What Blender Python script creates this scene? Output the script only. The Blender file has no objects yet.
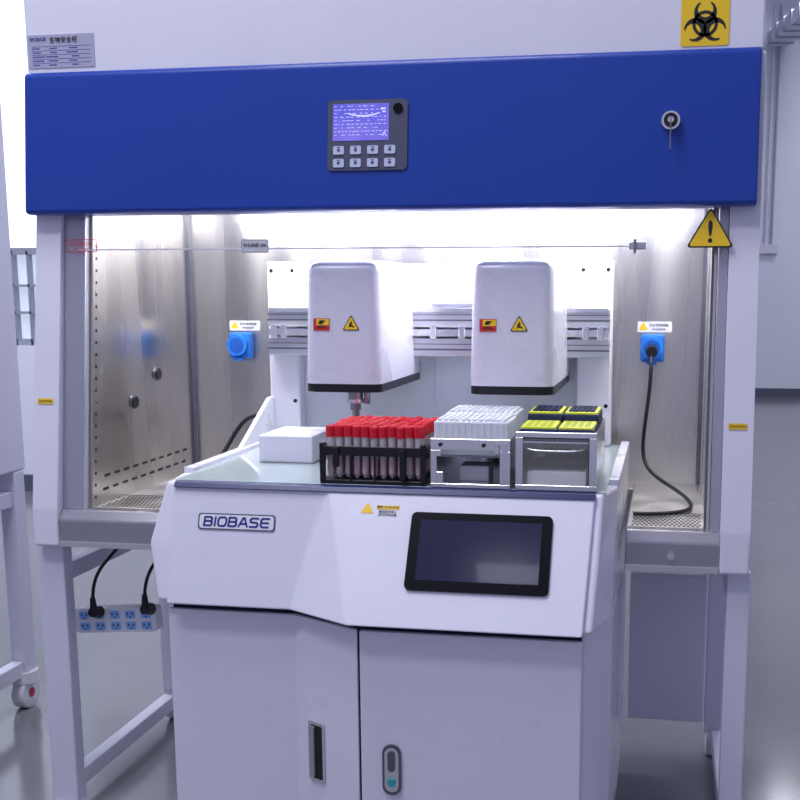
import bpy, math, bmesh, random
from mathutils import Vector, Matrix
random.seed(3)
S=bpy.context.scene
try:
    S.view_settings.view_transform='Standard'; S.view_settings.look='None'
except Exception: pass
DZ=-0.2   # working heights were measured from a datum 0.2 m under the floor
WL={}
# ------------------------------------------------------------ materials
def nodes(name):
    m=bpy.data.materials.new(name); m.use_nodes=True
    return m,m.node_tree,m.node_tree.nodes['Principled BSDF']
def mat(name,col,rough=.4,metal=0,emis=None,es=0,alpha=1,trans=0,coat=0,var=0.0,vscale=8,ior=1.45,spec=.5):
    m,nt,b=nodes(name)
    b.inputs['Base Color'].default_value=(*col,1); b.inputs['Roughness'].default_value=rough
    b.inputs['Metallic'].default_value=metal; b.inputs['Alpha'].default_value=alpha
    b.inputs['Transmission Weight'].default_value=trans; b.inputs['Coat Weight'].default_value=coat
    b.inputs['IOR'].default_value=ior; b.inputs['Specular IOR Level'].default_value=spec
    if emis: b.inputs['Emission Color'].default_value=(*emis,1); b.inputs['Emission Strength'].default_value=es
    if var>0:
        tc=nt.nodes.new('ShaderNodeTexCoord'); n=nt.nodes.new('ShaderNodeTexNoise'); n.inputs['Scale'].default_value=vscale; n.inputs['Detail'].default_value=4
        r=nt.nodes.new('ShaderNodeMapRange'); r.inputs['To Min'].default_value=rough-var; r.inputs['To Max'].default_value=rough+var
        nt.links.new(tc.outputs['Object'],n.inputs['Vector']); nt.links.new(n.outputs['Fac'],r.inputs['Value']); nt.links.new(r.outputs['Result'],b.inputs['Roughness'])
        mx=nt.nodes.new('ShaderNodeMix'); mx.data_type='RGBA'
        mx.inputs['A'].default_value=(*[c*.96 for c in col],1); mx.inputs['B'].default_value=(*[min(1,c*1.03) for c in col],1)
        nt.links.new(n.outputs['Fac'],mx.inputs['Factor']); nt.links.new(mx.outputs['Result'],b.inputs['Base Color'])
    return m
def steel(name,col,rough,sc=(1.5,1.5,60),streak=.5,patch=(4.5,4.5,.3),bump=.12):
    m,nt,b=nodes(name)
    b.inputs['Metallic'].default_value=1
    tc=nt.nodes.new('ShaderNodeTexCoord'); mp=nt.nodes.new('ShaderNodeMapping'); mp.inputs['Scale'].default_value=sc
    mp2=nt.nodes.new('ShaderNodeMapping'); mp2.inputs['Scale'].default_value=patch
    n=nt.nodes.new('ShaderNodeTexNoise'); n.inputs['Scale'].default_value=12; n.inputs['Detail'].default_value=6
    n2=nt.nodes.new('ShaderNodeTexNoise'); n2.inputs['Scale'].default_value=2.2; n2.inputs['Detail'].default_value=1
    r=nt.nodes.new('ShaderNodeMapRange'); r.inputs['From Min'].default_value=.3; r.inputs['From Max'].default_value=.7; r.inputs['To Min'].default_value=rough-.08; r.inputs['To Max'].default_value=rough+.12
    mx=nt.nodes.new('ShaderNodeMix'); mx.data_type='RGBA'
    mx.inputs['A'].default_value=(*[c*(1-.35*streak) for c in col],1); mx.inputs['B'].default_value=(*[min(1,c*(1+.2*streak)) for c in col],1)
    nt.links.new(tc.outputs['Object'],mp.inputs['Vector']); nt.links.new(mp.outputs[0],n.inputs['Vector'])
    nt.links.new(tc.outputs['Object'],mp2.inputs['Vector']); nt.links.new(mp2.outputs[0],n2.inputs['Vector'])
    nt.links.new(n2.outputs['Fac'],r.inputs['Value']); nt.links.new(r.outputs['Result'],b.inputs['Roughness'])
    nt.links.new(n.outputs['Fac'],mx.inputs['Factor']); nt.links.new(mx.outputs['Result'],b.inputs['Base Color'])
    bp=nt.nodes.new('ShaderNodeBump'); bp.inputs['Strength'].default_value=bump; bp.inputs['Distance'].default_value=.004
    nt.links.new(n2.outputs['Fac'],bp.inputs['Height']); nt.links.new(bp.outputs[0],b.inputs['Normal'])
    return m
WHT=mat('powder_coated_white',(.72,.715,.82),.38,var=.05,vscale=6)
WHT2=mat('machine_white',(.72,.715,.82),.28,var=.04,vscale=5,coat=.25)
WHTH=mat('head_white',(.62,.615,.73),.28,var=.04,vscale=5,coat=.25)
WHTS=mat('stand_white',(.65,.65,.76),.42,var=.05)
BLUE=mat('blue_enamel',(.012,.046,.31),.32,var=.05,vscale=4,coat=.15,spec=.3)
STEEL=steel('brushed_stainless',(.64,.615,.585),.23,(60,60,1.2),bump=.12)
STEELK=steel('brushed_stainless_back',(.66,.64,.615),.30,(60,60,1.2),bump=.03)
STEELF=steel('stainless_tray',(.76,.74,.72),.40,(30,1.5,1.5),bump=.05)
STEELB=mat('bright_steel',(.78,.78,.80),.18,.95,var=.06,vscale=20)
STEELD=mat('dark_steel',(.32,.32,.35),.25,.95,var=.06,vscale=20)
TRACK=mat('anodised_track',(.40,.40,.47),.35,.6,var=.06)
TRACKD=mat('dark_track',(.14,.14,.19),.35,.6,var=.06)
SILL=mat('sill_metal',(.44,.43,.47),.22,.85,var=.06)
ALU=mat('extruded_aluminium',(.60,.61,.66),.30,.8,var=.05)
BLK=mat('black_plastic',(.012,.012,.016),.38,var=.05,spec=.35)
BLKG=mat('black_glass',(.004,.004,.008),.30,var=.02,spec=.12)
DKGAP=mat('dark_gap',(.010,.012,.035),.6,var=.05,spec=.2)
NAVY=mat('navy_trim',(.02,.03,.12),.3,var=.04)
GREYP=mat('grey_keypad',(.065,.07,.12),.42,var=.05)
BTN=mat('button_pale',(.48,.53,.68),.45,var=.04)
BTNM=mat('button_mark',(.05,.07,.2),.5)
YEL=mat('warning_yellow',(.85,.56,.02),.45,var=.03)
RED=mat('label_red',(.6,.03,.03),.45,var=.03)
REDC=mat('red_cap',(.66,.010,.03),.38,var=.04,vscale=30)
PRINT=mat('print_black',(.015,.015,.02),.5,var=.02)
PRINTB=mat('print_blue',(.03,.05,.28),.4,var=.02)
LABW=mat('label_white',(.76,.76,.82),.45,var=.03)
LABG=mat('label_lavender',(.38,.38,.52),.45,var=.03)
SOCK=mat('socket_blue',(.02,.19,.72),.35,var=.04)
SOCKD=mat('socket_dark_blue',(.01,.09,.42),.4,var=.04)
TEAL=mat('teal_button',(.03,.35,.40),.35,var=.04)
OUTL=mat('outlet_light_blue',(.26,.50,.84),.4,var=.04)
GLASS=mat('sash_glass_clear',(.97,1,.99),.02,trans=1,alpha=.12,ior=1.1)
TUBE=mat('clear_tube',(.92,.90,.94),.10,alpha=.45,var=.02)
TUBR=mat('tube_red_medium',(.46,.006,.035),.3,var=.05)
TIPW=mat('frosted_polypropylene',(.80,.83,.88),.35,alpha=.88,var=.04,vscale=30)
TIPI=mat('tip_white',(.84,.87,.92),.35,alpha=.85,var=.03)
PANE=mat('drawer_pane',(.70,.70,.62),.08,alpha=.10,var=.02)
LIME=mat('lime_tray',(.62,.68,.03),.4,var=.04)
LIMED=mat('lime_well_dark',(.30,.36,.02),.5,var=.04)  # darker lime for the front tray wells
NAVT=mat('dark_blue_tray',(.012,.02,.09),.35,var=.04)
DECKG=mat('deck_glass_green',(.40,.48,.49),.08,var=.03,coat=.4)
CASTW=mat('caster_white',(.72,.72,.76),.35,var=.05)
MAGN=mat('caster_red_brake',(.4,.03,.05),.4,var=.03)
WALLM=mat('wall_paint',(.74,.76,.85),.7,var=.04,vscale=2)
CEILM=mat('ceiling_paint',(.70,.71,.80),.8,var=.04,vscale=2)
BASEB=mat('baseboard_grey',(.09,.10,.15),.5,var=.05)
TUBEM=mat('fluorescent_tube',(1,1,1),.5,emis=(.95,.97,1),es=14)
WINM=mat('window_daylight_pane',(.8,.85,1),.3,emis=(.82,.87,1),es=1.0,var=.03)
WINL=mat('window_lower_view',(.4,.45,.55),.3,emis=(.62,.68,.82),es=.8,var=.03)
GREYB=mat('window_frame_grey',(.34,.36,.44),.4,.3,var=.04)
def lcd():
    m,nt,b=nodes('lcd_backlit')
    tc=nt.nodes.new('ShaderNodeTexCoord'); n=nt.nodes.new('ShaderNodeTexNoise'); n.inputs['Scale'].default_value=14
    cr=nt.nodes.new('ShaderNodeValToRGB'); cr.color_ramp.elements[0].position=.35; cr.color_ramp.elements[0].color=(.12,.12,.78,1); cr.color_ramp.elements[1].position=.7; cr.color_ramp.elements[1].color=(.28,.21,.88,1)
    nt.links.new(tc.outputs['Object'],n.inputs['Vector']); nt.links.new(n.outputs['Fac'],cr.inputs[0]); nt.links.new(cr.outputs[0],b.inputs['Emission Color']); b.inputs['Emission Strength'].default_value=.72
    b.inputs['Base Color'].default_value=(.05,.05,.2,1); b.inputs['Roughness'].default_value=.2
    return m
LCD=lcd(); LCDL=mat('lcd_line_and_reflection',(.6,.6,.9),.5,emis=(.6,.62,1),es=.55)
SCR=mat('touch_panel',(.012,.011,.045),.13,.0,var=.02,vscale=14,coat=.2,spec=.5)
def floormat():
    m,nt,b=nodes('polished_vinyl_floor')
    tc=nt.nodes.new('ShaderNodeTexCoord'); n=nt.nodes.new('ShaderNodeTexNoise'); n.inputs['Scale'].default_value=1.2; n.inputs['Detail'].default_value=8
    n2=nt.nodes.new('ShaderNodeTexNoise'); n2.inputs['Scale'].default_value=90
    cr=nt.nodes.new('ShaderNodeValToRGB'); cr.color_ramp.elements[0].color=(.165,.17,.19,1); cr.color_ramp.elements[1].color=(.22,.225,.245,1)
    mx=nt.nodes.new('ShaderNodeMix'); mx.data_type='RGBA'; mx.blend_type='MULTIPLY'; mx.inputs['Factor'].default_value=.12
    nt.links.new(tc.outputs['Object'],n.inputs['Vector']); nt.links.new(tc.outputs['Object'],n2.inputs['Vector'])
    nt.links.new(n.outputs['Fac'],cr.inputs[0]); nt.links.new(cr.outputs[0],mx.inputs['A']); nt.links.new(n2.outputs['Fac'],mx.inputs['B'])
    nt.links.new(mx.outputs['Result'],b.inputs['Base Color']); b.inputs['Roughness'].default_value=.15
    return m
FLOORM=floormat()
# ------------------------------------------------------------ helpers
def link(o): S.collection.objects.link(o)
def thing(name,label,cat,loc,group=None):
    o=bpy.data.objects.new(name,None); o.empty_display_size=.05; o.location=loc; link(o)
    WL[o.name]=Vector(loc); o['label']=label; o['category']=cat
    if group:o['group']=group
    return o
def tag(o,label,cat,group=None):
    o['label']=label;o['category']=cat
    if group:o['group']=group
    return o
def place(name,bm,m,parent=None,smooth=False,origin=None):
    bmesh.ops.recalc_face_normals(bm,faces=bm.faces)
    me=bpy.data.meshes.new(name)
    vs=[v.co for v in bm.verts]
    lo=Vector([min(v[i] for v in vs) for i in range(3)]); hi=Vector([max(v[i] for v in vs) for i in range(3)])
    c=origin if origin is not None else (lo+hi)/2
    bmesh.ops.translate(bm,verts=bm.verts,vec=-c)
    bm.to_mesh(me); bm.free()
    if isinstance(m,(list,tuple)):
        for q in m: me.materials.append(q)
    else: me.materials.append(m)
    if smooth:
        for p in me.polygons:p.use_smooth=True
    o=bpy.data.objects.new(name,me); link(o); WL[o.name]=Vector(c)
    if parent is not None:
        o.parent=parent; o.location=c-WL[parent.name]
    else: o.location=c
    if smooth:
        md=o.modifiers.new('es','EDGE_SPLIT'); md.split_angle=math.radians(40)
    return o
def bbox(bm,x0,x1,y0,y1,z0,z1,mi=0):
    r=bmesh.ops.create_cube(bm,size=1,matrix=Matrix.Translation(((x0+x1)/2,(y0+y1)/2,(z0+z1)/2))@Matrix.Diagonal((abs(x1-x0),abs(y1-y0),abs(z1-z0),1)))
    for f in {f for v in r['verts'] for f in v.link_faces}: f.material_index=mi
    return r['verts']
def bev(bm,w,seg=2,edges=None):
    if w>0: bmesh.ops.bevel(bm,geom=list(edges if edges is not None else bm.edges),offset=w,segments=seg,profile=.5,affect='EDGES',clamp_overlap=True)
def box(name,x0,x1,y0,y1,z0,z1,m,parent=None,b=.002,seg=2):
    bm=bmesh.new(); bbox(bm,x0,x1,y0,y1,z0,z1); bev(bm,b,seg)
    return place(name,bm,m,parent)
def boxes(name,L,m,parent=None,b=.001):
    bm=bmesh.new()
    for q in L: bbox(bm,*q)
    bev(bm,b,1)
    return place(name,bm,m,parent)
def prismx(name,prof,x0,x1,m,parent=None,b=.003,seg=2):
    bm=bmesh.new()
    A=[bm.verts.new((x0,y,z)) for y,z in prof]; B=[bm.verts.new((x1,y,z)) for y,z in prof]
    bm.faces.new(A); bm.faces.new(B[::-1]); n=len(prof)
    for i in range(n): bm.faces.new((A[i],B[i],B[(i+1)%n],A[(i+1)%n]))
    bev(bm,b,seg); return place(name,bm,m,parent)
def prismz(name,plan,z0,z1,m,parent=None,b=.003,seg=2,rad=None):
    bm=bmesh.new()
    A=[bm.verts.new((x,y,z0)) for x,y in plan]; B=[bm.verts.new((x,y,z1)) for x,y in plan]
    bm.faces.new(A); bm.faces.new(B[::-1]); n=len(plan)
    for i in range(n): bm.faces.new((A[i],B[i],B[(i+1)%n],A[(i+1)%n]))
    bev(bm,b,seg); return place(name,bm,m,parent)
def addcyl(bm,p,q,r,n=20,r2=None,mi=0):
    p=Vector(p);q=Vector(q);d=q-p
    rot=d.to_track_quat('Z','Y').to_matrix().to_4x4()
    r_=bmesh.ops.create_cone(bm,cap_ends=True,segments=n,radius1=r,radius2=r if r2 is None else r2,depth=d.length,matrix=Matrix.Translation((p+q)/2)@rot)
    for f in {f for v in r_['verts'] for f in v.link_faces}: f.material_index=mi
def cyl(name,p,q,r,m,parent=None,n=24,r2=None):
    bm=bmesh.new(); addcyl(bm,p,q,r,n,r2); return place(name,bm,m,parent,smooth=True)
def cable(name,pts,r,m,parent=None):
    cu=bpy.data.curves.new(name,'CURVE'); cu.dimensions='3D'; cu.bevel_depth=r; cu.bevel_resolution=3; cu.use_fill_caps=True
    sp=cu.splines.new('NURBS'); sp.points.add(len(pts)-1)
    for i,p in enumerate(pts): sp.points[i].co=(*p,1)
    sp.use_endpoint_u=True; sp.order_u=4; sp.resolution_u=6
    t=bpy.data.objects.new('tmp',cu); link(t); bpy.context.view_layer.update()
    me=bpy.data.meshes.new_from_object(t.evaluated_get(bpy.context.evaluated_depsgraph_get()))
    bm=bmesh.new(); bm.from_mesh(me); bpy.data.objects.remove(t); bpy.data.meshes.remove(me)
    return place(name,bm,m,parent,smooth=True)
def frame(o,u,v):
    o=Vector(o);u=Vector(u).normalized();v=Vector(v); n=u.cross(v).normalized(); v=n.cross(u).normalized(); return o,u,v,n
def text(name,body,size,o,u,v,m,parent=None,align='CENTER',sx=1,off=0,lift=.0008):
    cu=bpy.data.curves.new(name,'FONT'); cu.body=body; cu.size=size; cu.align_x=align; cu.align_y='CENTER'; cu.extrude=.0002; cu.offset=off; cu.resolution_u=3
    t=bpy.data.objects.new('tmp',cu); link(t); bpy.context.view_layer.update()
    me=bpy.data.meshes.new_from_object(t.evaluated_get(bpy.context.evaluated_depsgraph_get()))
    bm=bmesh.new(); bm.from_mesh(me); bpy.data.objects.remove(t); bpy.data.meshes.remove(me)
    o,u,v,n=frame(o,u,v)
    for w in bm.verts:
        c=w.co; w.co=o+u*(c.x*sx)+v*c.y+n*(c.z+lift)
    return place(name,bm,m,parent)
def flat(name,polys,o,u,v,m,parent=None,th=.0006,lift=0):
    o,u,v,n=frame(o,u,v); bm=bmesh.new()
    for k,pl in enumerate(polys):
        pts,mi=pl; z0=lift+.00035*mi; z1=z0+th
        A=[bm.verts.new(o+u*x+v*y+n*z0) for x,y in pts]; B=[bm.verts.new(o+u*x+v*y+n*z1) for x,y in pts]
        f=[bm.faces.new(B)]
        N=len(pts)
        for i in range(N): f.append(bm.faces.new((A[i],A[(i+1)%N],B[(i+1)%N],B[i])))
        for q in f:q.material_index=mi
    return place(name,bm,m,parent)
def rect(cx,cy,w,h,r=0,n=5):
    if r<=0: return [(cx-w/2,cy-h/2),(cx+w/2,cy-h/2),(cx+w/2,cy+h/2),(cx-w/2,cy+h/2)]
    P=[]
    for (sx,sy,a0) in ((1,-1,-90),(1,1,0),(-1,1,90),(-1,-1,180)):
        for i in range(n+1):
            a=math.radians(a0+90*i/n); P.append((cx+sx*(w/2-r)+r*math.cos(a),cy+sy*(h/2-r)+r*math.sin(a)))
    return P
def tri(cx,cy,s,r=.12):
    P=[]
    for k in range(3):
        a0=90+120*k; c=(cx+s*.5*math.cos(math.radians(a0)),cy+s*.5*math.sin(math.radians(a0)))
        for i in range(5):
            a=math.radians(a0-60+30*i); P.append((c[0]+s*r*math.cos(a)*.5,c[1]+s*r*math.sin(a)*.5))
    return P
def ring(cx,cy,r0,r1,a0=0,a1=360,n=30):
    out=[]
    for i in range(n):
        t0=math.radians(a0+(a1-a0)*i/n); t1=math.radians(a0+(a1-a0)*(i+1)/n)
        out.append([(cx+r0*math.cos(t0),cy+r0*math.sin(t0)),(cx+r1*math.cos(t0),cy+r1*math.sin(t0)),(cx+r1*math.cos(t1),cy+r1*math.sin(t1)),(cx+r0*math.cos(t1),cy+r0*math.sin(t1))])
    return out
def disc(cx,cy,r,n=20): return [(cx+r*math.cos(2*math.pi*i/n),cy+r*math.sin(2*math.pi*i/n)) for i in range(n)]
X=(1,0,0); Zu=(0,0,1)
# ============================================================ ROOM
def struct(o): o['kind']='structure'; return o
FZ=.2
WY=11.2
struct(box('floor',-6,7,-6,WY,FZ-.1,FZ,FLOORM,b=0))
struct(box('ceiling',-6,7,-1.5,WY,4.6,4.7,CEILM,b=0))
struct(box('wall_back',-2.2,7,WY-.05,WY+.1,FZ,4.6,WALLM,b=0))
struct(box('baseboard_back',-2.1,7,WY-.07,WY-.05,FZ,FZ+.10,BASEB,b=0))
struct(boxes('wall_partition',[(-6,-2.2,3.95,4.1,FZ,1.08),(-6,-2.2,3.95,4.1,3.9,4.6),(-6,-5.4,3.95,4.1,1.08,3.9),(-2.9,-2.2,3.95,4.1,1.08,3.9),(-2.35,-2.2,4.1,WY,FZ,4.6)],WALLM,b=0))
struct(box('baseboard_left',-6,-2.2,3.93,3.95,FZ,FZ+.1,BASEB,b=0))
win=struct(boxes('window_1',[(-5.4,-2.9,4.0,4.05,1.08,1.12),(-5.4,-2.9,4.0,4.05,1.62,1.66),(-5.4,-2.9,4.0,4.05,1.43,1.445),(-5.4,-2.9,4.0,4.05,1.27,1.285),(-5.4,-2.9,4.0,4.05,3.86,3.9)]+[(x,x+.03,4.0,4.05,1.08,3.9) for x in (-5.4,-4.5,-3.75,-3.10,-2.94)]+[(x,x+.012,4.0,4.05,1.08,1.64) for x in (-3.55,-3.42,-3.30,-3.20)],GREYB,b=0))
p=box('window_pane',-5.4,-2.9,4.06,4.07,1.64,3.9,WINM,win,b=0)
p=box('window_pane',-5.4,-2.9,4.06,4.07,1.08,1.64,WINL,win,b=0)
# wide pale ribbed ducts under the ceiling
A=Vector((1.66,11.0,4.05)); d=Vector((.29,-1.68,0)).normalized(); sd=Vector((1.68,.29,0)).normalized()
for i in range(3):
    e=thing('ceiling_duct','wide pale ribbed duct running under the ceiling','duct',A+sd*(i*.34)+Vector((0,0,i*.16)),'ribbed ducts under the ceiling')
    o0=A+sd*(i*.34)+Vector((0,0,i*.16))
    def slab(bm,s0,s1,w0,w1,z0,z1):
        P_=[o0+d*s+sd*w+Vector((0,0,z)) for z in (z0,z1) for s,w in ((s0,w0),(s1,w0),(s1,w1),(s0,w1))]
        V_=[bm.verts.new(q) for q in P_]
        for f in ((0,1,2,3),(4,5,6,7),(0,1,5,4),(1,2,6,5),(2,3,7,6),(3,0,4,7)): bm.faces.new([V_[k] for k in f])
    bm=bmesh.new(); slab(bm,0,7,-.12,.12,0,.13); place('duct_body',bm,WHTS,e)
    bm=bmesh.new()
    for k in range(24): slab(bm,.15+k*.28,.19+k*.28,-.135,.135,-.012,.142)
    place('duct_ribs',bm,GREYB,e)['kind']='stuff'
cd=thing('conduit_drop','thin white conduit with small outlet box on the wall','conduit',(1.70,WY-.1,1.9))
cyl('conduit_pipe',(1.64,WY-.08,1.93),(1.64,WY-.08,4.5),.018,WHTS,cd)
cyl('conduit_pipe',(1.70,WY-.08,1.93),(1.70,WY-.08,4.5),.012,GREYB,cd)
box('outlet_box',1.57,1.77,WY-.12,WY-.05,1.83,1.93,WHTS,cd)
# ============================================================ BIOSAFETY CABINET
TZ=.920
cab=thing('biosafety_cabinet','white biosafety cabinet with blue control band and stainless interior','cabinet',(-.018,.33,FZ))
XL,XR=-.79,.755
prof=[(-.006,.842),(-.003,.925),(.092,1.60),(.092,1.86),(.66,1.86),(.66,.842)]
prismx('side_panel',prof,XL-.003,-.735,WHT,cab,b=.005)
prismx('side_panel',prof,.70,XR+.003,WHT,cab,b=.005)
tp=[(.02,.90),(.105,1.60),(.16,1.60),(.09,.90)]
prismx('sash_track',tp,-.735,-.684,TRACK,cab,b=.002)
prismx('sash_track',tp,.680,.70,TRACK,cab,b=.002)
box('upper_housing',XL-.004,XR-.003,.088,.66,1.862,2.2,WHT,cab,b=.004)
o=prismx('control_band',[(.048,1.572),(.056,1.566),(.13,1.566),(.13,1.865),(.085,1.866),(.078,1.858)],-.797,.748,BLUE,cab,b=.004,seg=3)
bn=Vector((0,.030,.286)); bu=Vector(X)
def band(x,z): return (x,.048+(z-1.572)*.105-.0005,z)
kp=flat('keypad',[(rect(0,0,.168,.142,.010),0)],band(-.031,1.716),X,bn,GREYP,cab,th=.003)
flat('display_screen',[(rect(-.014,.026,.118,.074),0)],band(-.031,1.716),X,bn,LCD,kp,th=.001,lift=.003)
LN=[]
for r_ in range(9):
    y=.058-r_*.0072; x=-.069
    while x<(.036 if r_>1 else .02):
        w=random.uniform(.002,.008)
        LN.append((rect(x+w/2,y,w,.0010),0))
        x+=w+random.uniform(.0015,.006 if r_%2 else .016)
reflection_arc=[]  # curved reflection on the display, drawn as glowing strips with the readout
for i in range(10):
    a0=math.radians(225+i*9); a1=math.radians(225+(i+1)*9)
    R0,R1=.046,.0475
    reflection_arc.append(([(-.008+R0*math.cos(a0),.058+R0*.40*math.sin(a0)),(-.008+R1*math.cos(a0),.0575+R1*.43*math.sin(a0)),(-.008+R1*math.cos(a1),.0575+R1*.43*math.sin(a1)),(-.008+R0*math.cos(a1),.058+R0*.40*math.sin(a1))],0))
mk=[([(.031,-.003),(.033,-.003),(.036,.004),(.039,-.003),(.041,-.003),(.0365,.006),(.0355,.006)],0),(rect(.033,.052,.010,.0035),0),(rect(.035,.046,.006,.003),0)]
flat('readout_and_reflection',LN+reflection_arc+mk,band(-.031,1.716),X,bn,LCDL,kp,th=.0004,lift=.004)
for r_ in range(2):
    for c_ in range(4):
        bx=-.060+c_*.036; by=-.030-r_*.026
        bt=flat('button',[(rect(bx,by,.023,.017,.003),0)],band(-.031,1.716),X,bn,BTN,kp,th=.002,lift=.003)
        flat('button_symbol',[(disc(bx,by,.0035,8),0),(rect(bx,by+.0055,.007,.0015),0)],band(-.031,1.716),X,bn,BTNM,bt,th=.0004,lift=.005)
flat('indicator_dial',[(disc(.064,.052,.010),0)],band(-.031,1.716),X,bn,BLKG,kp,th=.003,lift=.003)
c0=Vector(band(.579,1.728)); kn=Vector((0,-.995,.1)).normalized()
kl=cyl('key_lock',c0,c0+kn*.012,.018,STEELB,cab)
cyl('lock_barrel',c0+kn*.008,c0+kn*.015,.0135,BLK,kl)
cyl('lock_core',c0+kn*.012,c0+kn*.017,.006,STEELB,kl)
bm=bmesh.new(); bbox(bm,.5778,.5802,c0.y-.032,c0.y-.012,1.712,1.734); addcyl(bm,(.579,c0.y-.03,1.672),(.579,c0.y-.03,1.713),.0013,8)
bev(bm,.0005,1); place('key',bm,STEELD,kl)
# rating plate
pl=flat('rating_plate',[(rect(0,0,.154,.068),0)],(-.712,.0875,1.909),X,Zu,LABG,cab,th=.001)
text('plate_lettering','BIOBASE',.010,(-.783,.0865,1.934),X,Zu,PRINTB,pl,align='LEFT')
text('plate_lettering','生物安全柜',.013,(-.705,.0865,1.931),X,Zu,PRINT,pl)
T=[]
for r_ in range(5): 
    y=.010-r_*.0085
    T.append((rect(0,y,.137,.0007),0))
    for x in (-.055,-.02,.03): T.append((rect(x+random.uniform(-.004,.004),y-.004,random.uniform(.014,.028),.0020),0))
flat('plate_table',T,(-.712,.0865,1.909),X,Zu,PRINTB,pl,th=.0003)
# biohazard sign
bs=flat('biohazard_sign',[(rect(0,0,.092,.092,.006),0)],(.639,.0875,1.917),X,Zu,YEL,cab,th=.001)
P=[]
s_=.054
for k in range(3):
    a=90+120*k; ca,sa=math.cos(math.radians(a)),math.sin(math.radians(a))
    n=28
    def pt(t,c,R):
        tt=math.radians(a+180+t); return (s_*(c*ca+R*math.cos(tt)),s_*(c*sa+R*math.sin(tt))-.005)
    for i in range(n):
        t0=-145+290*i/n; t1=-145+290*(i+1)/n
        P.append(([pt(t0,.39,.40),pt(t1,.39,.40),pt(t1,.49,.27),pt(t0,.49,.27)],0))
P+=[(q,0) for q in ring(0,-.005,s_*.34,s_*.45)]
flat('biohazard_trefoil',P,(.639,.0863,1.917),X,Zu,PRINT,bs,th=.0004)
# sills between the posts
sp=[(-.001,.842),(-.001,.902),(.014,.9235),(.05,.9235),(.06,.915),(.06,.842)]
for a,b_ in ((-.735,-.4165),(.512,.70)):
    s_l=prismx('front_sill',sp,a,b_,SILL,cab,b=.003)
    box('sill_lip',a+.001,b_-.001,-.004,-.000,.842,.855,STEELB,s_l,b=.001)
cyl('sill_knob',(.604,-.010,.876),(.604,.002,.876),.007,STEELB,cab)
for a,b_ in ((-.735,-.4165),(.512,.70)):
    tr=box('work_tray',a,b_,.055,.655,.850,TZ,STEELF,cab,b=.002)
    bm=bmesh.new()
    gx0,gx1=(-.672,b_-.01) if a<0 else (a+.01,.668)
    nx=int((gx1-gx0)/.0095)
    for i in range(nx):
        for j in range(8):
            x=gx0+i*.0095+(j%2)*.0047; bbox(bm,x,x+.0050,.075+j*.017,.086+j*.017,TZ-.0005,TZ+.0005)
    g=place('tray_grille',bm,BLK,tr); g['kind']='stuff'
    bm=bmesh.new(); bbox(bm,gx0-.004,gx1+.004,.215,.221,TZ-.0005,TZ+.001); place('tray_seam',bm,TRACKD,tr)
box('work_tray',-.4165,.512,.52,.655,.850,TZ,STEELF,cab,b=.002)
# interior liner
box('back_liner',-.68,.68,.62,.64,.905,1.66,STEELK,cab,b=0)
lpf=[(.045,.905),(.125,1.60),(.125,1.66),(.62,1.66),(.62,.905)]
sl=prismx('side_liner',lpf,-.683,-.677,STEEL,cab,b=0)
sr=prismx('side_liner',lpf,.673,.679,STEEL,cab,b=0)
box('interior_ceiling',-.735,.70,.13,.655,1.66,1.70,WHT,cab,b=0)
box('liner_trim',-.677,-.667,.608,.620,.905,1.66,TRACKD,cab,b=.001)
box('liner_trim',.664,.673,.608,.62,.905,1.66,TRACKD,cab,b=.001)
prismx('liner_trim',[(.045,.905),(.125,1.60),(.135,1.60),(.055,.905)],.668,.6735,TRACKD,cab,b=.001)
bm=bmesh.new()
for i in range(22):
    z=1.50-i*.0265; y=.060+(z-.905)*.115
    addcyl(bm,(-.6775,y,z),(-.6765,y,z),.0040,8)
for i in range(10):
    for j in range(2):
        y=.10+i*.047+j*.01; z=.952+j*.030
        bbox(bm,-.6775,-.6765,y,y+.026,z,z+.006)
g=place('vent_slots',bm,BLK,sl); g['kind']='stuff'
for (y,z) in ((.270,1.139),(.400,1.197)):
    v=cyl('gas_valve',(-.677,y,z),(-.670,y,z),.014,BLK,cab)
    cyl('valve_collar',(-.677,y,z),(-.675,y,z),.017,TRACKD,v)
tb=cyl('fluorescent_lamp',(-.60,.34,1.642),(.60,.34,1.642),.013,TUBEM,cab)
def socket(x,z):
    s=box('power_socket',x-.028,x+.030,.585,.62,z-.034,z+.034,SOCK,cab,b=.006,seg=3)
    cyl('socket_cover',(x,.566,z+.002),(x,.586,z+.002),.027,SOCK,s)
    cyl('socket_face',(x,.5645,z+.002),(x,.567,z+.002),.020,SOCKD,s)
    box('socket_latch',x-.012,x+.012,.575,.588,z-.040,z-.030,SOCK,s,b=.002)
    lb=flat('socket_label',[(rect(0,0,.085,.026,.003),0)],(x+.005,.6195,z+.052),X,Zu,LABW,cab,th=.0008)
    flat('warning_mark',[(tri(-.028,-.001,.022),0)],(x+.005,.6185,z+.052),X,Zu,YEL,lb,th=.0004)
    text('label_lettering','防水电源插座',.008,(x+.015,.6185,z+.056),X,Zu,PRINT,lb)
    text('label_lettering','请勿超载使用',.0055,(x+.015,.6185,z+.046),X,Zu,PRINT,lb)
socket(-.530,1.260); socket(.547,1.262)
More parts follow.
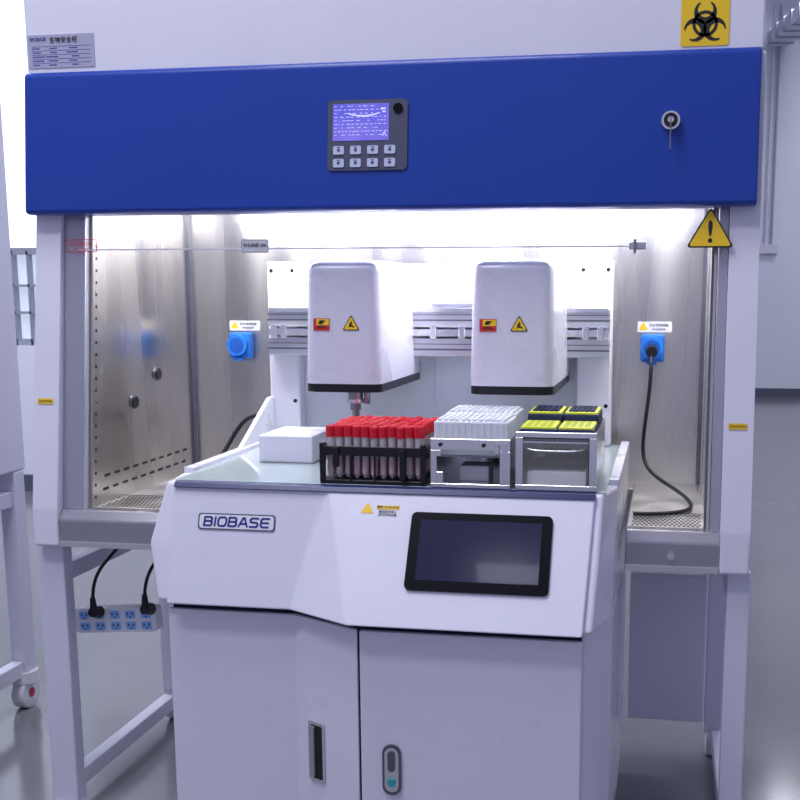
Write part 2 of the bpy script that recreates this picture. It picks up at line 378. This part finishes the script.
# sash glass
gl=bmesh.new()
o,u,v,n=frame((0,.093,1.492),X,(0,.085,.70))
vs=[gl.verts.new(o+u*x+v*y+n*z) for z in (0,.005) for x,y in ((-.70,0),(.685,0),(.685,.16),(-.70,.16))]
gl.faces.new(vs[:4]);gl.faces.new(vs[4:])
for i in range(4): gl.faces.new((vs[i],vs[(i+1)%4],vs[4+(i+1)%4],vs[4+i]))
sg=place('sash_glass',gl,GLASS,cab)
box('sash_edge_trim',-.70,.53,.089,.096,1.4900,1.4930,LABW,sg,b=.0005)
box('sash_handle',.502,.538,.080,.092,1.484,1.500,ALU,sg,b=.003)
box('handle_grip',.512,.518,.072,.082,1.476,1.506,STEELD,sg,b=.002)
lb=flat('sash_label',[(rect(0,0,.062,.028,.003),0),(rect(0,0,.058,.024),1)],(-.291,.090,1.497),X,Zu,[GREYB,LABW],sg,th=.0006)
text('label_lettering','安全高度 200',.009,(-.291,.0885,1.498),X,Zu,PRINT,lb)
P=[(rect(0,.013,.074,.0015),0),(rect(0,-.013,.074,.0015),0),(rect(-.036,0,.0015,.028),0),(rect(.036,0,.0015,.028),0)]
lb=flat('sash_label',P,(-.690,.086,1.500),X,Zu,RED,sg,th=.0006)
text('label_lettering','安全警戒线',.011,(-.690,.0855,1.5035),X,Zu,RED,lb)
text('label_lettering','SAFETY LINE',.006,(-.690,.0855,1.493),X,Zu,RED,lb)
# warning triangle sign
ts=flat('warning_triangle_sign',[(tri(0,-.008,.090,.10),0),(tri(0,-.008,.081,.09),1)],(.662,.070,1.521),X,(0,.085,.70),[PRINT,YEL],cab,th=.001)
text('exclamation_mark','!',.060,(.662,.0685,1.515),X,(0,.085,.70),PRINT,ts,off=.001)
def post(x,z): return (x,(z-.925)*.1407-.0042,z)
for x,z in ((-.765,1.162),(.727,1.137)):
    st=flat('caution_sticker',[(rect(0,0,.036,.012),0)],post(x,z),X,(0,.095,.675),YEL,cab,th=.0006)
    text('sticker_lettering','CAUTION',.007,post(x,z),X,(0,.095,.675),PRINT,st,lift=.0012)
# legs
for (x0,x1,y0,y1,fr_) in ((-.805,-.74,.02,.06,1),(.718,.765,.02,.06,1),(-.795,-.745,.59,.64,0),(.705,.75,.59,.64,0)):
    lg=box('leg',x0,x1,y0,y1,FZ+(.02 if fr_ else .09),.842,WHTS,cab,b=.004)
    cx_,cy_=(x0+x1)/2,(y0+y1)/2
    bm=bmesh.new()
    if fr_: addcyl(bm,(cx_,cy_,FZ),(cx_,cy_,FZ+.022),.035,20); nm='foot_pad'
    else:
        addcyl(bm,(cx_-.015,cy_,FZ+.038),(cx_+.015,cy_,FZ+.038),.038,20); bbox(bm,cx_-.022,cx_+.022,cy_-.02,cy_+.02,FZ+.065,FZ+.092); bev(bm,.001,1); nm='caster'
    place(nm,bm,CASTW,lg,smooth=True)
for x0,x1 in ((-.79,-.755),(.725,.75)):
    box('stand_rail',x0,x1,.06,.59,.745,.785,WHTS,cab,b=.003)
    box('stand_rail',x0,x1,.06,.59,.24,.28,WHTS,cab,b=.003)
box('stand_rail',-.745,.70,.595,.625,.80,.842,WHTS,cab,b=.003)
box('service_box',.51,.70,.50,.60,.33,.71,WHTS,cab,b=.005)
# ============================================================ WORKSTATION
ws=thing('sample_processing_workstation','white pipetting workstation with sloped touchscreen front and cupboard doors','laboratory machine',(.05,.13,FZ))
lp=[(-.374,-.203),(-.116,-.203),(.034,-.283),(.455,-.283),(.478,-.24),(.498,-.18),(.50,.495),(-.40,.495),(-.40,-.15),(-.39,-.195)]
prismz('lower_body',lp,FZ+.08,.80,WHT2,ws,b=.004)
def door(name,plan,parent,th=.016):
    bm=bmesh.new(); z0,z1=FZ+.12,.779
    n=len(plan); F=[];B=[]
    for (x,y) in plan: F.append((bm.verts.new((x,y,z0)),bm.verts.new((x,y,z1)))); B.append((bm.verts.new((x,y+th,z0)),bm.verts.new((x,y+th,z1))))
    for i in range(n-1):
        bm.faces.new((F[i][0],F[i+1][0],F[i+1][1],F[i][1])); bm.faces.new((B[i][0],B[i][1],B[i+1][1],B[i+1][0]))
        bm.faces.new((F[i][1],F[i+1][1],B[i+1][1],B[i][1])); bm.faces.new((F[i][0],B[i][0],B[i+1][0],F[i+1][0]))
    bm.faces.new((F[0][0],F[0][1],B[0][1],B[0][0])); bm.faces.new((F[-1][0],B[-1][0],B[-1][1],F[-1][1]))
    bev(bm,.003,2); return place(name,bm,WHT2,parent)
dl=door('door',[(-.379,-.22),(-.116,-.22),(.031,-.299)],ws)
dr=door('door',[(.0355,-.30),(.450,-.30)],ws)
prismz('reveal_strip',[(-.372,-.210),(-.116,-.210),(.034,-.290),(.448,-.290),(.448,-.25),(-.372,-.18)],.770,.802,DKGAP,ws,b=0)
prismz('reveal_strip',[(.0313,-.292),(.0352,-.292),(.0352,-.28),(.0313,-.28)],FZ+.12,.775,DKGAP,ws,b=0)
hu=Vector((.147,-.079,0)).normalized(); hc=(-.068,-.2472,.512)
h=flat('door_handle',[(rect(0,0,.042,.122,.006),0),(rect(.002,0,.030,.110,.004),1)],hc,hu,Zu,[STEELB,BLK],dl,th=.003)
flat('handle_grip',[(rect(-.008,0,.012,.104,.003),0)],hc,hu,Zu,TRACK,h,th=.006,lift=.001)
h=flat('door_lock_handle',[(rect(0,0,.036,.100,.017),0),(rect(0,.0,.027,.088,.013),1)],(.096,-.3005,.511),X,Zu,[TRACKD,STEELB],dr,th=.004)
flat('lock_slot',[(rect(0,.018,.014,.040,.006),0)],(.096,-.3005,.511),X,Zu,TRACKD,h,th=.003,lift=.004)
cyl('lock_barrel',(.096,-.309,.487),(.096,-.303,.487),.008,TEAL,h)
def rings(name,R,m,parent,b=.004,cap=True,seg=2):
    bm=bmesh.new(); V=[[bm.verts.new(p) for p in r] for r in R]; n=len(R[0])
    for k in range(len(V)-1):
        for i in range(n): bm.faces.new((V[k][i],V[k][(i+1)%n],V[k+1][(i+1)%n],V[k+1][i]))
    bm.faces.new(V[0][::-1]); bm.faces.new(V[-1]); bev(bm,b,seg); return place(name,bm,m,parent)
def ringp(z,FL,FR,yl,yr,L1,R1,yL,yR,b1,b2,lx,rx):
    return [(FL,yl,z),(b1,yl,z),(b2,yr,z),(FR,yr,z),(R1,yR,z),(rx,.5,z),(lx,.5,z),(L1,yL,z)]
R=[ringp(.800,-.392,.466,-.238,-.316,-.397,.497,-.16,-.22,-.115,.018,-.40,.50),
   ringp(.91,-.415,.472,-.214,-.251,-.414,.499,-.13,-.17,-.09,-.018,-.40,.50),
   ringp(1.028,-.388,.476,-.180,-.180,-.400,.498,-.08,-.08,-.06,-.048,-.40,.50)]
rings('upper_body',R,WHT2,ws,b=.006,seg=3)
def fas(yo,z0,z1,xl0,xl1,xr0,xr1):
    def YL(z): return -.25+(z-.80)*.26+yo
    def YR(z): return -.33+(z-.80)*.609+yo
    def b1(z): return -.115+(z-.80)*.24
    def b2(z): return .018-(z-.80)*.29
    out=[]
    for z in (z0,(z0+z1)/2,z1):
        t=(z-z0)/(z1-z0)
        out.append([(xl0+(xl1-xl0)*t,YL(z),z),(b1(z),YL(z),z),(b2(z),min(YR(z),YL(z)),z),(xr0+(xr1-xr0)*t,min(YR(z),YL(z)),z)])
    return out
F=fas(0,.797,1.026,-.368,-.370,.452,.462); bm=bmesh.new()
fr=[[bm.verts.new(p) for p in r] for r in F]; bk=[[bm.verts.new((p[0],p[1]+.016,p[2])) for p in r] for r in F]
for k in range(2):
    for i in range(3):
        bm.faces.new((fr[k][i],fr[k][i+1],fr[k+1][i+1],fr[k+1][i])); bm.faces.new((bk[k][i],bk[k+1][i],bk[k+1][i+1],bk[k][i+1]))
    bm.faces.new((fr[k][0],fr[k+1][0],bk[k+1][0],bk[k][0])); bm.faces.new((fr[k][3],bk[k][3],bk[k+1][3],fr[k+1][3]))
for i in range(3):
    bm.faces.new((fr[0][i],bk[0][i],bk[0][i+1],fr[0][i+1])); bm.faces.new((fr[2][i],fr[2][i+1],bk[2][i+1],bk[2][i]))
bev(bm,.004,3); place('front_fascia',bm,WHT2,ws)
vr=Vector((0,.609,1)).normalized(); vl=Vector((0,.26,1)).normalized()
def pr(x,z): return Vector((x,-.33+(z-.80)*.609,z))
def plf(x,z): return Vector((x,-.25+(z-.80)*.26,z))
ts_=flat('touchscreen',[(rect(0,0,.266,.152,.010),0)],pr(.254,.924),X,vr,BLKG,ws,th=.006)
flat('screen_display',[(rect(0,.002,.228,.118,.002),0)],pr(.254,.924),X,vr,SCR,ts_,th=.0006,lift=.006)
lgp=flat('logo_badge',[(rect(0,0,.158,.032,.006),0),(rect(0,0,.152,.027,.005),1)],plf(-.233,.957),X,vl,[TRACKD,LABW],ws,th=.002)
GL={'B':[[(0,0),(0,1),(.78,1),(.95,.88),(.95,.64),(.8,.52),(0,.52)],[(.8,.52),(1,.38),(1,.14),(.82,0),(0,0)]],
 'I':[[(0,0),(0,1)]],'O':[[(.2,0),(0,.2),(0,.8),(.2,1),(.85,1),(1.05,.8),(1.05,.2),(.85,0),(.2,0)]],
 'A':[[(-.05,0),(.42,1),(.60,1),(1.05,0)],[(.14,.32),(.88,.32)]],
 'S':[[(1,1),(.18,1),(0,.86),(0,.64),(.16,.53),(.84,.49),(1,.36),(1,.14),(.82,0),(0,0)]],
 'E':[[(1,1),(.18,1),(0,.84),(0,.16),(.18,0),(1,0)],[(0,.5),(.95,.5)]]}
def strokes(word,h,w,gap,lw,slant):
    out=[]; x=0
    for ch in word:
        cw=0 if ch=='I' else w
        for pl_ in GL[ch]:
            pts=[(x+px_*w+slant*py_*h,py_*h) for px_,py_ in pl_]
            for (ax,ay),(bx,by) in zip(pts[:-1],pts[1:]):
                L_=math.hypot(bx-ax,by-ay); nx,ny=-(by-ay)/L_*lw/2,(bx-ax)/L_*lw/2
                out.append([(ax-nx,ay-ny),(bx-nx,by-ny),(bx+nx,by+ny),(ax+nx,ay+ny)])
            for (ax,ay) in pts: out.append(disc(ax,ay,lw/2,10))
        x+=cw+gap
    tw=x-gap
    return [([(px_-tw/2,py_-h/2) for px_,py_ in q],0) for q in out]
flat('logo_lettering',strokes('BIOBASE',.0165,.0155,.0064,.0037,.12),plf(-.2335,.957),X,vl,PRINTB,lgp,th=.0004,lift=.0026)
wl2=flat('warning_sticker',[(tri(0,0,.024),0),(rect(.04,.005,.044,.008),0)],pr(.032,.992),X,vr,YEL,ws,th=.0008)
text('sticker_lettering','警告 WARNING',.006,pr(.072,.9965),X,vr,PRINT,wl2,lift=.0012)
text('sticker_lettering','请勿将手伸入\n运行中的设备',.006,pr(.072,.986),X,vr,PRINT,wl2,lift=.0012)
# deck
dk=box('deck_plate',-.375,.480,-.172,.50,1.020,1.032,DECKG,ws,b=.002)
prismx('deck_edge_trim',[(-.1995,1.0215),(-.1935,1.0305),(-.172,1.0315),(-.172,1.020),(-.192,1.019)],-.366,.462,NAVY,ws,b=.0008)
box('deck_side_rail',-.401,-.380,-.07,.5,1.02,1.04,WHT2,ws)
box('deck_side_rail',.480,.500,-.07,.5,1.02,1.04,WHT2,ws)
prismx('side_gusset',[(.22,1.036),(.498,1.036),(.498,1.14),(.43,1.14)],-.401,-.390,WHT2,ws,b=.002)
# gantry back
box('gantry_back_panel',-.385,.452,.50,.515,1.032,1.468,WHT,ws,b=.003)
for x0,x1 in ((-.400,-.322),(.372,.455)):
    c=box('gantry_column',x0,x1,.455,.50,1.032,1.474,WHT,ws,b=.005)
    for bx,bz in ((x0+.012,1.452),(x1-.012,1.452),(x1-.012,1.13)): cyl('bolt',(bx,.4535,bz),(bx,.4555,bz),.005,BLK,c,n=12)
for z in (1.268,1.338):
    r_=box('gantry_rail',-.39,.45,.425,.50,z-.022,z+.022,ALU,ws,b=.002)
    boxes('rail_groove',[(-.3905,.4505,.4245,.43,z-.007,z-.003),(-.3905,.4505,.4245,.43,z+.007,z+.009)],TRACKD,r_,b=0)
for x in (-.37,-.345,.395,.43,.03,.10):
    box('rail_clamp',x-.008,x+.008,.410,.43,1.288,1.320,STEELB,ws,b=.002)
for z0,z1 in ((1.295,1.311),(1.352,1.362)):
    box('linear_guide',-.385,.445,.418,.43,z0,z1,STEELB,ws,b=.001)
box('cable_tray',.005,.125,.47,.50,1.372,1.384,ALU,ws)
for x in (.02,.125): box('panel_rib',x-.003,x+.003,.488,.50,1.06,1.24,WHT,ws)
# pipetting heads
def head(x0,x1,nozzle):
    y0=.095; z0,z1=1.204,1.468; yb=.515
    bm=bmesh.new()
    L=[(x0+.004,y0+.014,z1),(x1-.004,y0+.014,z1),(x1-.004,yb,z1),(x0+.004,yb,z1)]
    Bt=[(x0,y0,z0),(x1,y0,z0),(x1,yb,z0),(x0,yb,z0)]
    b=[bm.verts.new(p) for p in Bt]; t=[bm.verts.new(p) for p in L]
    bm.faces.new(b[::-1]); bm.faces.new(t)
    for i in range(4): bm.faces.new((b[i],b[(i+1)%4],t[(i+1)%4],t[i]))
    E=[e for e in bm.edges if not all(abs(v.co.z-z0)<1e-5 for v in e.verts) and not all(abs(v.co.y-yb)<1e-5 for v in e.verts)]
    bev(bm,.026,7,E)
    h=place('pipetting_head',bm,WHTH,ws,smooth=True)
    prismz('head_base_trim',rect((x0+x1)/2,(y0+yb)/2,x1-x0-.001,yb-y0-.002,.024),1.186,1.205,BLK,h,b=.002)
    xc=(x0+x1)/2
    zv=(0,.014,.264)
    s=flat('head_label',[(rect(0,0,.036,.026),0),(rect(.003,.005,.028,.013),1)],(x0+.040,.1008,1.331),X,zv,[RED,YEL],h,th=.0005)
    flat('label_pictogram',[([(-.006,.001),(.002,.001),(.005,.005),(.010,.008),(.004,.009),(-.003,.009),(-.006,.006)],0),(rect(0,-.007,.024,.0015),0),(rect(0,-.0035,.018,.0012),0)],(x0+.040,.0998,1.331),X,zv,PRINT,h,th=.0004)
    flat('head_warning_triangle',[(tri(0,0,.036),0),(tri(0,0,.030),1)],(x0+.106,.1008,1.330),X,zv,[PRINT,YEL],h,th=.0005)
    flat('triangle_mark',[([(-.007,-.005),(.001,-.003),(.008,-.006),(.006,-.002),(.001,.001),(.003,.006),(.0,.009),(-.002,.004),(-.005,.002),(-.003,-.001)],0)],(x0+.106,.0998,1.330),X,zv,PRINT,h,th=.0005)
    if nozzle:
        xn=xc+.012; yn=.16
        bm=bmesh.new()
        addcyl(bm,(xn,yn,1.160),(xn,yn,1.188),.0165,20); addcyl(bm,(xn,yn,1.142),(xn,yn,1.162),.0125,20); addcyl(bm,(xn,yn,1.116),(xn,yn,1.144),.0085,16,)
        place('pipette_nozzle',bm,STEELD,h,smooth=True)
        cyl('nozzle_collar',(xn,yn,1.158),(xn,yn,1.166),.0185,STEELB,h)
        cyl('tip_sensor',(xn+.026,yn,1.156),(xn+.026,yn,1.188),.007,STEELD,h)
head(-.190,-.020,True); head(.173,.352,False)
# ============================================================ LABWARE
DT=1.0322
tx0,tx1,ty0,ty1=-.064,.126,-.160,.020
tr=thing('test_tube_rack','black open metal rack full of capped sample tubes','rack',((tx0+tx1)/2,(ty0+ty1)/2,DT))
boxes('rack_frame',[(tx0-.010,tx1+.010,ty0-.010,ty1+.010,DT,DT+.008),
  (tx0-.008,tx1+.008,ty0-.012,ty0-.008,DT+.056,DT+.074),(tx0-.008,tx1+.008,ty1+.006,ty1+.010,DT+.050,DT+.066),
  (tx0-.010,tx0-.006,ty0-.010,ty1+.010,DT+.050,DT+.074),(tx1+.006,tx1+.010,ty0-.010,ty1+.010,DT+.050,DT+.074),
  (tx0-.006,tx1+.006,ty0-.004,ty1+.004,DT+.060,DT+.063),
  (tx0-.010,tx0+.0,ty0-.012,ty0-.002,DT+.005,DT+.080),(tx1,tx1+.010,ty0-.012,ty0-.002,DT+.005,DT+.080),
  (tx0-.010,tx0,ty1,ty1+.01,DT+.005,DT+.080),(tx1,tx1+.01,ty1,ty1+.01,DT+.005,DT+.080)]+
  [(x,x+.004,ty0-.012,ty0-.008,DT+.008,DT+.056) for x in (tx0+.05,tx0+.098)],BLK,tr,b=.0008)
box('rack_clip',tx1-.040,tx1-.028,ty0-.018,ty0-.010,DT+.010,DT+.070,BLK,tr)
box('rack_clip',tx0+.018,tx0+.030,ty0-.018,ty0-.010,DT+.034,DT+.072,BLK,tr)
def mk_tube(x,y,top):
    e=thing('sample_tube','clear tube with red cap and dark red medium in rack','test tube',(x,y,DT+.010),'capped sample tubes in the black rack')
    bm=bmesh.new(); addcyl(bm,(x,y,DT+.018),(x,y,top-.016),.0066,12); addcyl(bm,(x,y,DT+.010),(x,y,DT+.018),.003,12,r2=.0066)
    place('tube_body',bm,TUBE,e,smooth=True)
    bm=bmesh.new(); addcyl(bm,(x,y,DT+.017),(x,y,DT+.048),.0060,12)
    place('tube_medium',bm,TUBR,e,smooth=True)
    bm=bmesh.new(); N=32; rings_=[]
    for z,rr in ((top-.022,.0078),(top-.003,.0076),(top,.0066),(top-.0015,.0050)):
        rings_.append([bm.verts.new((x+(rr+(.0007 if (i%2 and z<top-.001 and rr>.007) else 0))*math.cos(2*math.pi*i/N),y+(rr+(.0007 if (i%2 and z<top-.001 and rr>.007) else 0))*math.sin(2*math.pi*i/N),z)) for i in range(N)])
    for k in range(3):
        for i in range(N): bm.faces.new((rings_[k][i],rings_[k][(i+1)%N],rings_[k+1][(i+1)%N],rings_[k+1][i]))
    bm.faces.new(rings_[3]); bm.faces.new(rings_[0][::-1])
    place('tube_cap',bm,REDC,e)
    return e
src=mk_tube(tx0+.007,ty0+.007,DT+.112)
kids=list(src.children)
NC,NR=11,9
for r_ in range(NR):
    for c_ in range(NC):
        if r_==0 and c_==0: continue
        dx=c_*((tx1-tx0-.014)/(NC-1))+random.uniform(-.0005,.0005); dy=r_*(.164/(NR-1)); dz=random.uniform(-.002,.002)
        e=src.copy(); e.location=src.location+Vector((dx,dy,dz)); link(e)
        for k in kids:
            q=k.copy(); q.parent=e; link(q)
mx0,mx1=.147,.300
tc_=thing('tip_box_carrier','bright steel carrier with window cut-out holding tip boxes','rack',((mx0+mx1)/2,-.06,DT))
yF=-.176; yB=.08; zt=DT+.094
boxes('carrier_front',[(mx0,mx1,yF,yF+.003,DT+.072,zt),(mx0,mx1,yF,yF+.003,DT,DT+.008),(mx0,mx0+.012,yF,yF+.003,DT+.008,DT+.072),(mx1-.020,mx1,yF,yF+.003,DT+.008,DT+.072),
   (mx0+.012,mx0+.024,yF,yF+.003,DT+.008,DT+.030),(mx0+.012,mx0+.020,yF,yF+.003,DT+.060,DT+.072)],STEELB,tc_,b=.0006)
boxes('carrier_side',[(mx0,mx0+.003,yF+.003,yB,DT,zt),(mx1-.003,mx1,yF+.003,yB,DT,zt),(mx0,mx1,yB,yB+.003,DT,zt),(mx0+.003,mx1-.003,yF+.003,yB,DT,DT+.004)],STEELB,tc_,b=.0006)
box('carrier_shelf',mx0+.003,mx1-.003,yF+.010,yB,DT+.058,DT+.061,STEELD,tc_,b=.0005)
box('carrier_inner_block',mx0+.045,mx1-.05,yF+.06,yF+.12,DT+.004,DT+.034,LABW,tc_)
cyl('carrier_knob',(mx1-.012,yF-.012,DT+.083),(mx1-.012,yF,DT+.083),.006,STEELB,tc_)
cyl('carrier_knob',(mx1-.050,yF-.006,DT+.083),(mx1-.050,yF,DT+.083),.0035,BLK,tc_)
cyl('carrier_knob',(mx0+.02,yF-.006,DT+.083),(mx0+.02,yF,DT+.083),.0035,BLK,tc_)
box('carrier_latch',mx1-.030,mx1-.020,yF-.006,yF,DT+.066,DT+.092,STEELB,tc_)
def tipbox(x0,x1,y0,y1,z0,z1):
    e=thing('pipette_tip_box','frosted white box filled with pipette tips','tip box',((x0+x1)/2,(y0+y1)/2,z0),'tip boxes in the steel carrier')
    bm=bmesh.new(); bbox(bm,x0,x1,y0,y1,z0,z1); bev(bm,.003,2); place('box_body',bm,TIPW,e)
    bm=bmesh.new(); nx=12; ny=8
    for i in range(nx):
        for j in range(ny):
            cx_=x0+.004+(i+.5)*(x1-x0-.008)/nx; cy_=y0+.002+(j+.5)*(y1-y0-.004)/ny
            addcyl(bm,(cx_,cy_,z1-.001),(cx_,cy_,z1+.004),.0048,10)
    t=place('tip_grid',bm,TIPI,e,smooth=True); t['kind']='stuff'
    L_=[]
    for i in range(11):
        x=x0+.010+i*(x1-x0-.020)/10; L_.append((x-.0012,x+.0012,y0-.0012,y0+.001,z0+.005,z1-.004))
    boxes('box_rib',L_,TIPI,e,b=0)['kind']='stuff'
tipbox(mx0+.005,mx1-.005,yF+.010,yF+.127,DT+.0612,DT+.126)
tipbox(mx0+.005,mx1-.005,yF+.130,yF+.247,DT+.0612,DT+.130)
rx0,rx1=.310,.462
rc=thing('reagent_tray_carrier','steel-framed carrier with clear drawer front and pull handle','rack',((rx0+rx1)/2,-.06,DT))
zt=DT+.110
boxes('carrier_frame',[(rx0,rx1,yF,yF+.004,zt-.010,zt),(rx0,rx1,yF,yF+.004,DT,DT+.010),(rx0,rx0+.014,yF,yF+.004,DT+.010,zt-.010),(rx1-.014,rx1,yF,yF+.004,DT+.010,zt-.010),
   (rx0,rx0+.004,yF+.004,.09,DT,zt),(rx1-.004,rx1,yF+.004,.09,DT,zt),(rx0,rx1,.09,.094,DT,zt)],STEELB,rc,b=.0006)
box('carrier_floor',rx0+.004,rx1-.004,yF+.004,.09,DT,DT+.004,STEELB,rc,b=.0005)
box('drawer_tray',rx0+.02,rx1-.02,yF+.015,yF+.20,DT+.006,DT+.034,LABW,rc)
dp=box('drawer_front',rx0+.015,rx1-.015,yF-.002,yF+.001,DT+.012,zt-.012,PANE,rc,b=.001)
cable('drawer_handle',[(rx0+.024,yF-.002,DT+.082),(rx0+.024,yF-.014,DT+.080),(rx0+.032,yF-.018,DT+.077),(rx1-.032,yF-.018,DT+.077),(rx1-.024,yF-.014,DT+.080),(rx1-.024,yF-.002,DT+.082)],.0018,STEELB,dp)
box('drawer_edge',rx0+.015,rx1-.015,yF-.003,yF-.001,DT+.090,DT+.093,STEELB,dp,b=.0005)
def reag(x0,x1,y0,y1,z0,z1,front):
    e=thing('reagent_strip_tray','dark blue tray with lime-green wells set in carrier','tray',((x0+x1)/2,(y0+y1)/2,z0),'reagent trays in the steel carrier')
    box('tray_body',x0,x1,y0,y1,z0,z1,NAVT,e,b=.003)
    box('tray_lid',x0+.002,x1-.002,y0+.003,y1-.010,z1-.001,z1+.004,LIME,e,b=.0015)
    bm=bmesh.new(); nx=4 if front else 5; ny=6
    for i in range(nx):
        for j in range(ny):
            a_=x0+.008+(i+.5)*(x1-x0-.016)/nx; c_=y0+.008+(j+.5)*(y1-y0-.022)/ny
            if front: bbox(bm,a_-.0050,a_+.0050,c_-.003,c_+.003,z1+.003,z1+.0045)
            else: addcyl(bm,(a_,c_,z1+.002),(a_,c_,z1+.007),.0050,12)
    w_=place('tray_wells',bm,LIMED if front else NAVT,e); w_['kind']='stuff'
for i,(x0,x1) in enumerate(((rx0+.006,.3855),(.3875,rx1-.006))):
    reag(x0,x1,yF+.006,yF+.130,DT+.090,DT+.115,True)
    reag(x0,x1,yF+.134,yF+.262,DT+.090,DT+.130,False)
bm=bmesh.new(); bbox(bm,-.290,-.166,.07,.24,DT,DT+.060); bev(bm,.004,2)
wb=place('waste_box',bm,WHT2,None); tag(wb,'low plain white box on the glass deck','box')
# ============================================================ CABLES, POWER
pc=thing('extension_cable','black power cable plugged in and trailing onto steel tray','cable',(.60,.35,TZ+.006))
zc=TZ+.006
cable('cable_run',[(.547,.540,1.25),(.547,.52,1.235),(.548,.51,1.18),(.535,.50,1.08),(.530,.48,1.00),(.56,.44,.965),(.63,.36,.940),(.655,.27,zc),(.63,.20,zc),(.57,.17,zc),(.522,.17,zc)],.0045,BLK,pc)
cyl('plug',(.547,.53,1.256),(.547,.564,1.260),.014,BLK,pc)
cb=cable('hose',[(-.42,.56,1.06),(-.48,.56,1.10),(-.535,.55,1.04),(-.555,.53,.985),(-.585,.47,zc+.001),(-.60,.42,zc+.001)],.006,BLK,None); tag(cb,'short black hose lying beside the machine','hose')
pw=thing('power_strip','white multi-outlet power strip with blue sockets hanging below cabinet','power strip',(-.67,.14,.60))
sb=Vector((1,0,.07)).normalized(); so=Vector((-.678,.1248,.637)); sv=Vector((-.07,0,1))
flat('strip_body',[(rect(0,0,.205,.058,.008),0)],so+Vector((0,.034,0)),sb,sv,LABW,pw,th=.034)
for r_ in range(2):
    for c_ in range(5):
        x=-.078+c_*.039; z=.0135-r_*.027
        f=flat('outlet',[(rect(x,z,.025,.019,.003),0)],so,sb,sv,OUTL,pw,th=.001)
        flat('outlet_holes',[(rect(x-.006,z+.002,.004,.006),0),(rect(x+.006,z+.002,.004,.006),0),(rect(x,z-.006,.004,.004),0)],so,sb,sv,SOCKD,f,th=.0004,lift=.001)
for x,z,side in ((-.718,.668,0),(-.588,.682,1)):
    pg=thing('power_plug','black plug with cord going up to the cabinet','plug',(x,.11,z-.02))
    bm=bmesh.new(); addcyl(bm,(x,.1235,z-.012),(x,.095,z-.005),.015,16,r2=.012); addcyl(bm,(x,.10,z-.002),(x,.098,z+.03),.009,12,r2=.006)
    place('plug_body',bm,BLK,pg,smooth=True)
    cable('cord',[(x,.10,z+.02),(x,.098,z+.05),(x+(.01 if side==0 else .015),.11,z+.10),(x+(.03 if side==0 else .02),.15,.79),(x+(.06 if side==0 else .04),.2,.845)],.0040,BLK,pg)
# ============================================================ NEIGHBOUR CABINET
nb=thing('neighbouring_cabinet','white cabinet on open framed stand with casters','cabinet',(-1.5,.3,FZ))
box('housing',-1.95,-1.215,-.35,.66,.90,2.5,WHT,nb,b=.006)
for (x,y) in ((-1.265,.60),(-1.265,-.30),(-1.92,.60)):
    l=box('leg',x,x+.05,y,y+.05,FZ+.11,.90,WHTS,nb,b=.004)
    bm=bmesh.new(); addcyl(bm,(x+.008,y+.02,FZ+.046),(x+.046,y+.02,FZ+.046),.046,24); bev(bm,.004,2); place('caster_wheel',bm,CASTW,l,smooth=True)
    cyl('caster_hub',(x+.007,y+.02,FZ+.046),(x+.048,y+.02,FZ+.046),.014,MAGN,l)
    bm=bmesh.new(); addcyl(bm,(x+.025,y+.02,FZ+.080),(x+.025,y+.02,FZ+.112),.040,20); place('caster_housing',bm,CASTW,l,smooth=True)
for z in (.30,.80):
    box('stand_rail',-1.26,-1.225,-.25,.60,z,z+.045,WHTS,nb,b=.003)
box('lower_shelf_box',-1.9,-1.30,-.2,.55,.40,.78,WHTS,nb,b=.005)
# ============================================================ LIGHTS
w=bpy.data.worlds.new('world'); S.world=w; w.use_nodes=True
w.node_tree.nodes['Background'].inputs[0].default_value=(.65,.67,1.0,1); w.node_tree.nodes['Background'].inputs[1].default_value=.52
def area(name,loc,rot,sx,sy,power,col=(1,1,1)):
    l=bpy.data.lights.new(name,'AREA'); l.shape='RECTANGLE'; l.size=sx; l.size_y=sy; l.energy=power; l.color=col
    o=bpy.data.objects.new(name,l); o.location=loc; o.rotation_euler=rot; link(o); return o
area('lamp_glow',(0,.33,1.625),(0,0,0),1.25,.10,12,(1,.99,.975))
for i,(x,y,pw_) in enumerate(((-2.5,1,65),(1.2,1.2,35),(1.5,5,70),(-.5,-.8,65),(2.5,9,120),(-3.5,2.6,85))):
    area('overhead_light',(x,y,4.5),(0,0,0),1.4,1.0,pw_,(.91,.92,1))
area('overhead_light',(-1.2,-1.9,4.4),(0,0,0),1.4,.45,60,(.91,.92,1))
area('overhead_light',(-.34,-3.50,4.5),(0,0,0),.40,.16,1.5,(.80,.80,1))  # faint unseen lamp, added only to put a reflection on the touchscreen
# camera
cam=bpy.data.cameras.new('camera'); co=bpy.data.objects.new('camera',cam); link(co)
cam.lens=50.4; cam.sensor_width=36; cam.shift_x=-.0875; cam.shift_y=.10; cam.clip_start=.05
co.location=(.587,-2.24,1.40); co.rotation_euler=(math.pi/2-.1663,0,.17431); S.camera=co
for o in list(S.objects):
    if o.parent is None: o.location.z+=DZ
